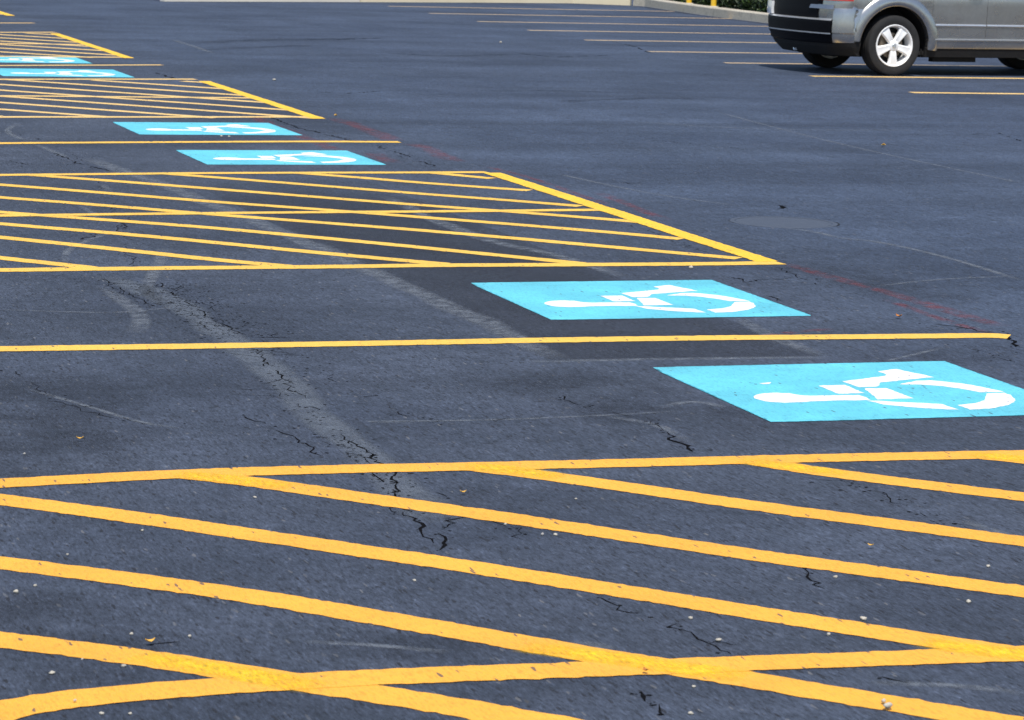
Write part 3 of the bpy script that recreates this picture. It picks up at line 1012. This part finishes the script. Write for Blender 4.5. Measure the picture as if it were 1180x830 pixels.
def patch(name, tfun, z0, z1, off, mat, nt=24, nz=8, thick=.012, side=1, parent=None, zs=None, prof=None):
    """skin panel following the body slices; tfun(u, z) gives the slice parameter, side=-1 mirrors to the car's left"""
    bm = bmesh.new()
    grid = []
    zz = zs or [z0 + (z1 - z0) * j / nz for j in range(nz + 1)]
    for j, z in enumerate(zz):
        row = []
        for i in range(nt + 1):
            t = tfun(i / nt, z)
            if t < 0: p = O(-t, z); p.y *= -1; nrm = onorm(-t, z); nrm.y *= -1
            else: p = O(t, z); nrm = onorm(t, z)
            if nrm.dot(Vector((p.x - 1.4, p.y, 0))) < 0: nrm = -nrm
            o_ = off + (prof(i / nt, (z - zz[0]) / (zz[-1] - zz[0])) if prof else 0)
            q = p + nrm * o_
            qi = p + nrm * (min(off, 0) - thick)
            q.y *= side; qi.y *= side
            row.append((bm.verts.new(q), bm.verts.new(qi)))
        grid.append(row)
    J, I = len(grid) - 1, nt
    for j in range(J):
        for i in range(I):
            bm.faces.new((grid[j][i][0], grid[j][i + 1][0], grid[j + 1][i + 1][0], grid[j + 1][i][0]))
    for i in range(I):
        bm.faces.new((grid[0][i][0], grid[0][i + 1][0], grid[0][i + 1][1], grid[0][i][1]))
        bm.faces.new((grid[J][i][0], grid[J][i + 1][0], grid[J][i + 1][1], grid[J][i][1]))
    for j in range(J):
        bm.faces.new((grid[j][0][0], grid[j + 1][0][0], grid[j + 1][0][1], grid[j][0][1]))
        bm.faces.new((grid[j][I][0], grid[j + 1][I][0], grid[j + 1][I][1], grid[j][I][1]))
    return part(name, bm, mat, True, parent)


# shell from horizontal slices
zs = [.24, .29, .34, .40, .45, .52, .60, .68, .75, .85, .95, 1.0, 1.04, 1.07, 1.10, 1.2, 1.3, 1.4, 1.5, 1.6, 1.65, 1.68]
ts = [i / 24 * .30 for i in range(0, 24, 3)] + [.30 + .15 * i / 10 for i in range(10)] + [.45 + .40 * i / 30 for i in range(30)] + [.85 + .10 * i / 8 for i in range(8)] + [.95 + .05 * i / 5 for i in range(6)]
bm = bmesh.new()
rows = []
for z in zs:
    half = [O(t, z) for t in ts]
    loop = half + [Vector((p.x, -p.y, p.z)) for p in reversed(half[1:-1])]
    rows.append([bm.verts.new(p) for p in loop])
n = len(rows[0])
for A, B in zip(rows[:-1], rows[1:]):
    for i in range(n): bm.faces.new((A[i], A[(i + 1) % n], B[(i + 1) % n], B[i]))
bm.faces.new(rows[0]); bm.faces.new(rows[-1])
body = part('body', bm, M['silver'])
body.data.materials.append(M['matte_black'])
# wheel wells cut out of the shell, lined in black
cutters = []
for x in (0, 2.89):
    for s in (-1, 1):
        bmc = bmesh.new()
        bmesh.ops.create_cone(bmc, cap_ends=True, segments=56, radius1=.485, radius2=.485, depth=.72,
                              matrix=Matrix.Translation((x, s * .86, .375)) @ Matrix.Rotation(math.pi / 2, 4, 'X'))
        me = bpy.data.meshes.new('cut'); bmc.to_mesh(me); bmc.free()
        me.materials.append(M['silver']); me.materials.append(M['matte_black'])
        for p in me.polygons: p.material_index = 1
        c = bpy.data.objects.new('cut', me); COL.objects.link(c); cutters.append(c)
for c in cutters:
    m = body.modifiers.new('b', 'BOOLEAN'); m.object = c; m.operation = 'DIFFERENCE'; m.solver = 'EXACT'
bpy.context.view_layer.update()
dg = bpy.context.evaluated_depsgraph_get()
me2 = bpy.data.meshes.new_from_object(body.evaluated_get(dg))
body.modifiers.clear()
body.data = me2
try: me2.set_sharp_from_angle(angle=math.radians(30))
except Exception: pass
for c in cutters: bpy.data.objects.remove(c)
for p_ in me2.polygons:
    if p_.center.z < .405: p_.material_index = 1

# underbody
bm = bmesh.new()
for (x0, x1, y, z0, z1) in ((-.62, 3.4, .50, .21, .30), (.42, 2.45, .80, .225, .33)):
    r = bmesh.ops.create_cube(bm, size=1, matrix=Matrix.Translation(((x0 + x1) / 2, 0, (z0 + z1) / 2)) @ Matrix.Diagonal((x1 - x0, 2 * y, z1 - z0, 1)))
bmesh.ops.bevel(bm, geom=bm.edges[:], offset=.03, segments=2, affect='EDGES')
bmesh.ops.create_cone(bm, cap_ends=True, segments=16, radius1=.045, radius2=.045, depth=1.5, matrix=Matrix.Translation((0, 0, .36)) @ Matrix.Rotation(math.pi / 2, 4, 'X'))
bmesh.ops.create_cone(bm, cap_ends=True, segments=20, radius1=.11, radius2=.11, depth=.75, matrix=Matrix.Translation((-.52, .0, .33)) @ Matrix.Rotation(math.pi / 2, 4, 'X'))
bmesh.ops.create_cube(bm, size=1, matrix=Matrix.Translation((.95, -.70, .205)) @ Matrix.Diagonal((.62, .10, .07, 1)))
part('underbody', bm, M['matte_black'], False)
bm = bmesh.new()
bmesh.ops.create_cone(bm, cap_ends=False, segments=20, radius1=.032, radius2=.032, depth=.22, matrix=Matrix.Translation((-.74, .10, .285)) @ Matrix.Rotation(math.pi / 2, 4, 'Y'))
o = part('exhaust_tip', bm, M['trim_silver'])
o.modifiers.new('s', 'SOLIDIFY').thickness = .004

# rear bumper: silver wrap at both corners, fascia between painted black for its shade, bright crease
A_ARCH = -.52
for s in (1, -1):
    e = patch('bumper_corner', lambda u, z: .365 + (tx(-math.sqrt(max(.01, .590 ** 2 - (z - .375) ** 2)), z) - .365) * u, .40, .86, .026, M['silver'], 26, 12, .04, s,
              zs=[.40, .42, .46, .492, .50, .508, .52, .58, .66, .74, .80, .835, .852, .86],
              prof=lambda u, w: .012 * (1 if w > .235 else 0) - .075 * max(0, w - .30) ** 1.4 - .02 * max(0, (w - .93) / .07) - .012 * max(0, (.12 - w) / .12))
patch('rear_fascia', lambda u, z: -.43 + .792 * u, .36, .67, .034, M['shade_black'], 24, 12, .04, 1,
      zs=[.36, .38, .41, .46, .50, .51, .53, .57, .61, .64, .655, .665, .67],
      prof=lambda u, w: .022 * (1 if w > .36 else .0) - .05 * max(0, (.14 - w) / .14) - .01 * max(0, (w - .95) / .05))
for s in (1, -1):
    patch('lower_valance', lambda u, z: tx(-.46, z) * u, .235, .41, .012, M['matte_black'], 36, 4, .03, s, prof=lambda u, w: -.02 * (1 - w))
    patch('lower_sill', lambda u, z: tx(.46 + (2.44 - .46) * u, z), .235, .35, .008, M['matte_black'], 12, 3, .03, s)
patch('plate_recess', lambda u, z: -.33 + .60 * u, .68, .86, .016, M['shade_black'], 24, 6, .04)
patch('bumper_ledge', lambda u, z: .20 + .165 * u, .80, .852, .034, M['silver'], 10, 5, .04, prof=lambda u, w: -.02 * w)
patch('bumper_trim', lambda u, z: -.432 + .794 * u, .502, .516, .060, M['trim_silver'], 24, 2, .02)
patch('bumper_step', lambda u, z: -.432 + .794 * u, .668, .684, .058, M['trim_silver'], 24, 3, .05, prof=lambda u, w: -.03 * w)  # silver strip painted in for the sky reflected on the step top
patch('reflector', lambda u, z: -.33 + .09 * u, .42, .45, .012, M['reflector'], 6, 2, .02)
patch('reflector', lambda u, z: .24 + .09 * u, .42, .45, .012, M['reflector'], 6, 2, .02)
# tailgate: lower part painted black for its shade, glass above
tg = patch('tailgate', lambda u, z: -.30 + .60 * u, .85, 1.04, .012, M['shade_black'], 24, 6, .03)
patch('rear_window', lambda u, z: -.27 + .54 * u, 1.12, 1.52, .006, M['glass'], 20, 6, .02)
for s in (1, -1):
    patch('tail_lamp', lambda u, z: .27 + .165 * u, .907, 1.13, .026, M['lamp_red'], 14, 6, .03, s)
patch('bright_corner_patch', lambda u, z: -.42 + .13 * u, .69, .845, .05, M['corner_glint'], 8, 6, .03, prof=lambda u, w: .012 * math.sin(math.pi * u))  # added white patch that paints the far silver corner as lit, no real lamp
# doors with real gaps: rear door, front door (each side)
for s in (1, -1):
    rd = patch('door', lambda u, z: tx(.50 + .015 + (1.285 - .515) * u, z), .455, 1.035, .008, M['silver'], 20, 10, .02, s)
    fd = patch('door', lambda u, z: tx(1.297 + (2.32 - 1.297) * u, z), .455, 1.035, .008, M['silver'], 20, 10, .02, s)
    patch('quarter_panel', lambda u, z: tx(.285 + (.503 - .285) * u, z), .86, 1.035, .006, M['silver'], 6, 4, .02, s)
    patch('molding', lambda u, z: tx(.56 + (1.284 - .56) * u, z), .612, .646, .008, M['trim_silver'], 14, 4, .01, s, rd, prof=lambda u, w: .018 * math.sin(math.pi * w) ** .5)
    patch('molding', lambda u, z: tx(1.298 + (2.30 - 1.298) * u, z), .612, .646, .008, M['trim_silver'], 14, 4, .01, s, fd, prof=lambda u, w: .018 * math.sin(math.pi * w) ** .5)
    patch('door_handle', lambda u, z: tx(1.02 + .2 * u, z), .945, .975, .02, M['silver'], 8, 3, .03, s, rd, prof=lambda u, w: .02 * math.sin(math.pi * u) ** .4)
    patch('door_handle', lambda u, z: tx(2.02 + .2 * u, z), .945, .975, .02, M['silver'], 8, 3, .03, s, fd, prof=lambda u, w: .02 * math.sin(math.pi * u) ** .4)
    patch('side_window', lambda u, z: tx(.42 + (1.24 - .42) * u, z), 1.10, 1.46, .006, M['glass'], 12, 6, .02, s)
    patch('side_window', lambda u, z: tx(1.31 + (2.12 - .75 * (z - 1.1) - 1.31) * u, z), 1.10, 1.46, .006, M['glass'], 12, 6, .02, s)
    patch('sill', lambda u, z: tx(.47 + (2.44 - .47) * u, z), .335, .452, .012, M['silver'], 30, 8, .03, s,
          zs=[.335, .345, .36, .40, .425, .434, .440, .448, .452], prof=lambda u, w: .020 * (1 if w > .88 else .25 + .3 * w) - .02 * max(0, (.1 - w) / .1))
    patch('sill_trim', lambda u, z: tx(.52 + (2.38 - .52) * u, z), .443, .462, .03, M['trim_silver'], 30, 3, .02, s)
# flares round the wheel openings
for x0 in (0, 2.89):
    for s in (-1, 1):
        bm = bmesh.new()
        prof = [(.476, -.05), (.477, .004), (.481, .024), (.498, .037), (.528, .040), (.565, .034), (.600, .020), (.622, .009), (.632, -.004)]
        rows = []
        N = 48
        for i in range(N + 1):
            a = math.radians(-6 + (181 if x0 == 0 else 192) * i / N)
            row = []
            for r, off in prof:
                x, z = x0 + r * math.cos(a), max(.30, .375 + r * math.sin(a))
                t = tx(x, z)
                p = O(max(.30, min(.999, t)), z) if t < .45 else O(min(t, .999), z)
                hw = -p.y if .45 <= t <= .85 else LERP(HW, z) - .015
                row.append(bm.verts.new((x, s * (hw + off), z)))
            rows.append(row)
        for A, B in zip(rows[:-1], rows[1:]):
            for j in range(len(prof) - 1): bm.faces.new((A[j], B[j], B[j + 1], A[j + 1]))
        o = part('wheel_arch_flare', bm, M['silver'])


# wheels
def lathe(bm, prof, n=64, y0=0):
    rows = [[bm.verts.new((r * math.cos(2 * math.pi * i / n), y, r * math.sin(2 * math.pi * i / n))) for i in range(n)] for r, y in prof]
    for A, B in zip(rows[:-1], rows[1:]):
        for i in range(n): bm.faces.new((A[i], A[(i + 1) % n], B[(i + 1) % n], B[i]))
    return rows


def make_wheel():
    """outer face towards -y"""
    wh = bpy.data.objects.new('wheel', None); COL.objects.link(wh); wh.parent = car
    bm = bmesh.new()
    prof = [(.250, -.098), (.258, -.108), (.295, -.118), (.335, -.119), (.358, -.108), (.368, -.088), (.3695, -.062), (.364, -.060), (.364, -.054), (.371, -.052),
            (.3715, -.006), (.365, -.004), (.365, .004), (.3715, .006), (.371, .052), (.364, .054), (.364, .060), (.3695, .062), (.368, .088), (.355, .110), (.32, .118), (.250, .10)]
    lathe(bm, prof, 72)
    bm.faces.ensure_lookup_table()
    part('tyre', bm, M['rubber'], True, wh)
    bm = bmesh.new()
    lathe(bm, [(.250, -.102), (.259, -.108), (.257, -.115), (.250, -.117), (.239, -.110), (.232, -.095), (.226, -.06), (.216, .08), (.250, .10)], 72)
    # five broad spokes with a shallow waist
    for kk in range(5):
        a = math.radians(54 + 72 * kk)
        ca, sa = math.cos(a), math.sin(a)
        secs = [(.035, .034, -.092), (.085, .040, -.106), (.14, .046, -.110), (.19, .056, -.108), (.236, .074, -.103)]
        rows = []
        for r, w, y in secs:
            row = []
            for u, dy in ((-1, .045), (-1, .012), (-.72, 0), (.0, .006), (.72, 0), (1, .012), (1, .045)):
                p = Vector((r, y + dy, u * w))
                row.append(bm.verts.new((p.x * ca - p.z * sa, p.y, p.x * sa + p.z * ca)))
            rows.append(row)
        for A, B in zip(rows[:-1], rows[1:]):
            for j in range(6): bm.faces.new((A[j], B[j], B[j + 1], A[j + 1]))
        bm.faces.new(rows[0]); bm.faces.new(rows[-1])
    lathe(bm, [(.001, -.108), (.030, -.108), (.058, -.104), (.070, -.095), (.072, -.05)], 40)
    part('rim', bm, M['alloy'], True, wh)
    bm = bmesh.new()
    lathe(bm, [(.001, -.116), (.024, -.116), (.030, -.112), (.030, -.105)], 32)
    part('hub_cap', bm, M['trim_silver'], True, wh)
    bm = bmesh.new()
    lathe(bm, [(.06, -.035), (.155, -.035), (.155, -.015), (.06, -.015)], 48)
    part('brake_disc', bm, M['alloy_dark'], True, wh)
    bm = bmesh.new()
    bmesh.ops.create_cube(bm, size=1, matrix=Matrix.Translation((-.150, -.03, .045)) @ Matrix.Diagonal((.07, .06, .14, 1)))
    bmesh.ops.bevel(bm, geom=bm.edges[:], offset=.012, segments=2, affect='EDGES')
    part('brake_caliper', bm, M['alloy_dark'], True, wh)
    bm = bmesh.new()
    lathe(bm, [(.001, .02), (.228, .02), (.228, .03), (.001, .03)], 40)
    part('backing_plate', bm, M['matte_black'], True, wh)
    return wh


w0 = make_wheel()
for i, (x, y) in enumerate(((0, -.785), (2.89, -.785), (0, .785), (2.89, .785))):
    w_ = w0 if i == 0 else copy_tree(w0, car)
    w_.location = (x, y, .3715)
    w_.rotation_euler = (0, (0, .7, .3, 1.1)[i], math.pi if y > 0 else 0)

cw = G(1026.5, 87.6)
HEAD = math.radians(5.5)
CS = 1.015
fwd = Vector((math.cos(HEAD), math.sin(HEAD))); lft = Vector((-fwd.y, fwd.x))
org = cw + lft * (.785 + .06) * CS
car.location = (org.x, org.y, .001)
car.rotation_euler = (0, 0, HEAD)
car.scale = (CS, CS, CS)
#CAR1#

# ------------------------------------------------------------------ pebbles and leaves
M['pebble'] = simple('pale_limestone', (0.44, 0.41, 0.35), .8, var=.2, vscale=60)
M['pebble_grey'] = simple('grey_stone', (0.32, 0.31, 0.30), .8, var=.25, vscale=60)
M['leaf_yellow'] = simple('dry_yellow_leaf', (0.62, 0.36, 0.06), .7, var=.25, vscale=80)
M['leaf_brown'] = simple('dry_brown_leaf', (0.40, 0.15, 0.03), .7, var=.3, vscale=80)
M['scrap'] = simple('paper_scrap_white', (0.75, 0.73, 0.70), .8, var=.1, vscale=40)


def pebble(x, y, r, label, mat='pebble', z=0.0):
    g = G(x, y)
    bm = bmesh.new()
    r *= .72 if r < .017 else .6
    bmesh.ops.create_icosphere(bm, subdivisions=2, radius=1)
    off = Vector((R.uniform(0, 90),) * 3)
    sx, sy, sz = R.uniform(.85, 1.25), R.uniform(.8, 1.1), R.uniform(.6, .85)
    for v in bm.verts:
        f = 1 + .55 * noise.noise(v.co * 1.3 + off) + .2 * noise.noise(v.co * 3 + off)
        v.co = Vector((v.co.x * sx, v.co.y * sy, v.co.z * sz)) * f * r
    zmin = min(v.co.z for v in bm.verts)
    for v in bm.verts: v.co.z -= zmin + r * .12
    o = bm_obj('pebble', bm, M[mat], None, True)
    o.location = (g.x, g.y, z)
    o.rotation_euler = (0, 0, R.uniform(0, 6.28))
    tag(o, label, 'pebble', 'loose pebbles on the asphalt')
    return o


def leaf(x, y, L, label, mat, name='fallen_leaf', cat='leaf'):
    g = G(x, y)
    a = R.uniform(0, 6.28)
    bm = bmesh.new()
    n = 8
    top = []
    for i in range(n + 1):
        t = i / n
        w = L * .32 * math.sin(math.pi * min(1, t * 1.02)) ** .8 * (1 + .15 * R.uniform(-1, 1)) if 0 < i < n else .0008
        zc = .006 + L * .25 * (2 * t - 1) ** 2
        row = []
        for s in (-1, 0, 1):
            row.append(bm.verts.new((L * (t - .5), s * w, zc + (L * .12 if s else 0) + R.uniform(0, .001))))
        top.append(row)
    for A, B in zip(top[:-1], top[1:]):
        for j in (0, 1): bm.faces.new((A[j], B[j], B[j + 1], A[j + 1]))
    o = bm_obj(name, bm, M[mat])
    sm = o.modifiers.new('thick', 'SOLIDIFY'); sm.thickness = .0006
    o.location = (g.x, g.y, .004)
    o.rotation_euler = (0, 0, a)
    tag(o, label, cat, 'dry leaves on the asphalt')
    return o


PEB = [
    (60, 777, .0105, 'roundest white pebble in the bottom left corner, between the crossing yellow lines'),
    (94.6, 760.5, .005, 'small white pebble touching the lower edge of a stripe at bottom left'),
    (143, 768.8, .0085, 'flat white pebble against the lower edge of a stripe at bottom left'),
    (86.5, 811, .006, 'pale pebble lying on the yellow middle line at bottom left'),
    (117, 823.5, .008, 'pale pebble at the bottom edge, left one of a pair below the middle line'),
    (150, 823.5, .007, 'pale pebble at the bottom edge, right one of a pair below the middle line'),
    (151.5, 731.5, .006, 'small pebble up and left of the orange leaf at bottom left'),
    (218.6, 735, .0075, 'white pebble just right of the short crack beside the orange leaf'),
    (18.5, 683.5, .0125, 'biggest pebble at the left edge, below the long second stripe'),
    (40.7, 676, .007, 'small pebble just below the second stripe, right of the biggest one'),
    (77.5, 642, .006, 'tiny pebble resting on the upper edge of the second stripe at left'),
    (164, 612, .006, 'tiny pebble midway between two long stripes at left'),
    (293.7, 574, .007, 'pale pebble under the stripe that starts at the upper border line'),
    (582.5, 605, .0075, 'white pebble under the long stripe near the middle of the aisle'),
    (640, 617.5, .009, 'white pebble right of a dark one near the middle of the aisle'),
    (477.5, 670, .0075, 'lone white pebble below the cracked stripe in the lower middle'),
    (663.7, 576, .007, 'white pebble near the upper part of the aisle, between two stripes'),
    (962.6, 666, .008, 'white pebble right of the small forked crack on the right side'),
    (1138.6, 654, .008, 'white pebble far right between two stripes, in the upper half of the aisle'),
    (1116, 694.5, .011, 'largest white pebble at the right, between two stripes'),
    (795.6, 713.6, .009, 'white pebble just above the long dark crack at lower right'),
    (828, 738.6, .010, 'white pebble just below the end of the long dark crack at lower right'),
    (799.6, 792.5, .007, 'small pebble under the crossing of stripe and middle line at lower right'),
    (796, 823.5, .008, 'pebble at the bottom edge right of the dark pot holes'),
    (995, 714.8, .012, 'white pebble resting on the upper edge of a stripe at lower right'),
    (954.7, 732.7, .008, 'white pebble in the narrow wedge between stripe and middle line at lower right'),
    (1023.5, 819, .016, 'biggest white pebble, on the lower edge of the bottom right stripe'),
    (1018, 812.5, .009, 'pale pebble lying on the bottom right stripe above a bigger one'),
    (796, 309.6, .016, 'pale stone chip just below the near border of the second aisle'),
    (255, 158, .016, 'white chip, left one of two below a far blue square'),
    (264, 158, .016, 'white chip, right one of two below a far blue square'),
    (577, 49.5, .028, 'pale chip alone on the far driving lane'),
    (316, 93, .030, 'pale chip on the lane beyond the third aisle'),
]
PEBG = [(625, 617, .009, 'dark grey pebble beside a white one near the middle of the aisle'),
        (28, 524, .006, 'tiny grey pebble above the upper border line at the left edge')]
on_paint = {86.5, 1018, 1023.5, 77.5}
for x, y, r, lab in PEB: pebble(x, y, r, lab, 'pebble', .006 if x in on_paint else 0)
for x, y, r, lab in PEBG: pebble(x, y, r, lab, 'pebble_grey')
leaf(173, 744, .028, 'small orange leaf at the left end of the short crack at bottom left', 'leaf_yellow')
leaf(92, 509, .026, 'small yellow leaf on the asphalt above the upper border line at left', 'leaf_yellow')
leaf(743.7, 777.5, .022, 'brown orange leaf below the crossing of stripe and middle line', 'leaf_brown')
leaf(1035.6, 367.5, .04, 'orange leaf right of the second blue square', 'leaf_brown')
leaf(533.5, 571, .022, 'pale yellow leaf beside the cracks between the first stripes', 'leaf_yellow')
leaf(1018, 169.5, .06, 'yellow leaf on the driving lane below the parked car', 'leaf_yellow')
leaf(387, 135, .05, 'yellow leaf right beside the tip of the third aisle', 'leaf_yellow')
leaf(1003, 632.5, .02, 'pale tan leaf between two stripes at the right', 'leaf_yellow')

# ------------------------------------------------------------------ camera, light, sky
cd = bpy.data.cameras.new('Camera')
cam = bpy.data.objects.new('Camera', cd); COL.objects.link(cam)
mw = Matrix((RT, UP, -FW)).transposed().to_4x4()
mw.translation = (0, 0, H)
cam.matrix_world = mw
cd.sensor_width = 36; cd.sensor_fit = 'HORIZONTAL'
cd.lens = FPX / IMW * 36
cd.clip_start = .1; cd.clip_end = 3000
cd.dof.use_dof = True; cd.dof.focus_distance = 14; cd.dof.aperture_fstop = 14
scene.camera = cam

SUN_EL = math.radians(62)
az = Vector((-.2, -.98)).normalized()
tosun = Vector((az.x * math.cos(SUN_EL), az.y * math.cos(SUN_EL), math.sin(SUN_EL)))
sd = bpy.data.lights.new('Sun', 'SUN'); so = bpy.data.objects.new('Sun', sd); COL.objects.link(so)
sd.energy = 3.6; sd.angle = math.radians(.5); sd.color = (1, .955, .88)
so.rotation_euler = tosun.to_track_quat('Z', 'Y').to_euler()
so.location = tosun * 50
w = bpy.data.worlds.new('World'); scene.world = w; w.use_nodes = True
nt = w.node_tree
sky = nt.nodes.new('ShaderNodeTexSky'); sky.sky_type = 'NISHITA'; sky.sun_disc = False
sky.sun_elevation = SUN_EL; sky.sun_rotation = math.atan2(tosun.x, tosun.y)
nt.links.new(sky.outputs[0], nt.nodes['Background'].inputs[0])
nt.nodes['Background'].inputs[1].default_value = .11
vs_ = scene.view_settings
vs_.view_transform = 'Standard'; vs_.look = 'None'; vs_.exposure = 0.4; vs_.gamma = 1
scene.display_settings.display_device = 'sRGB'
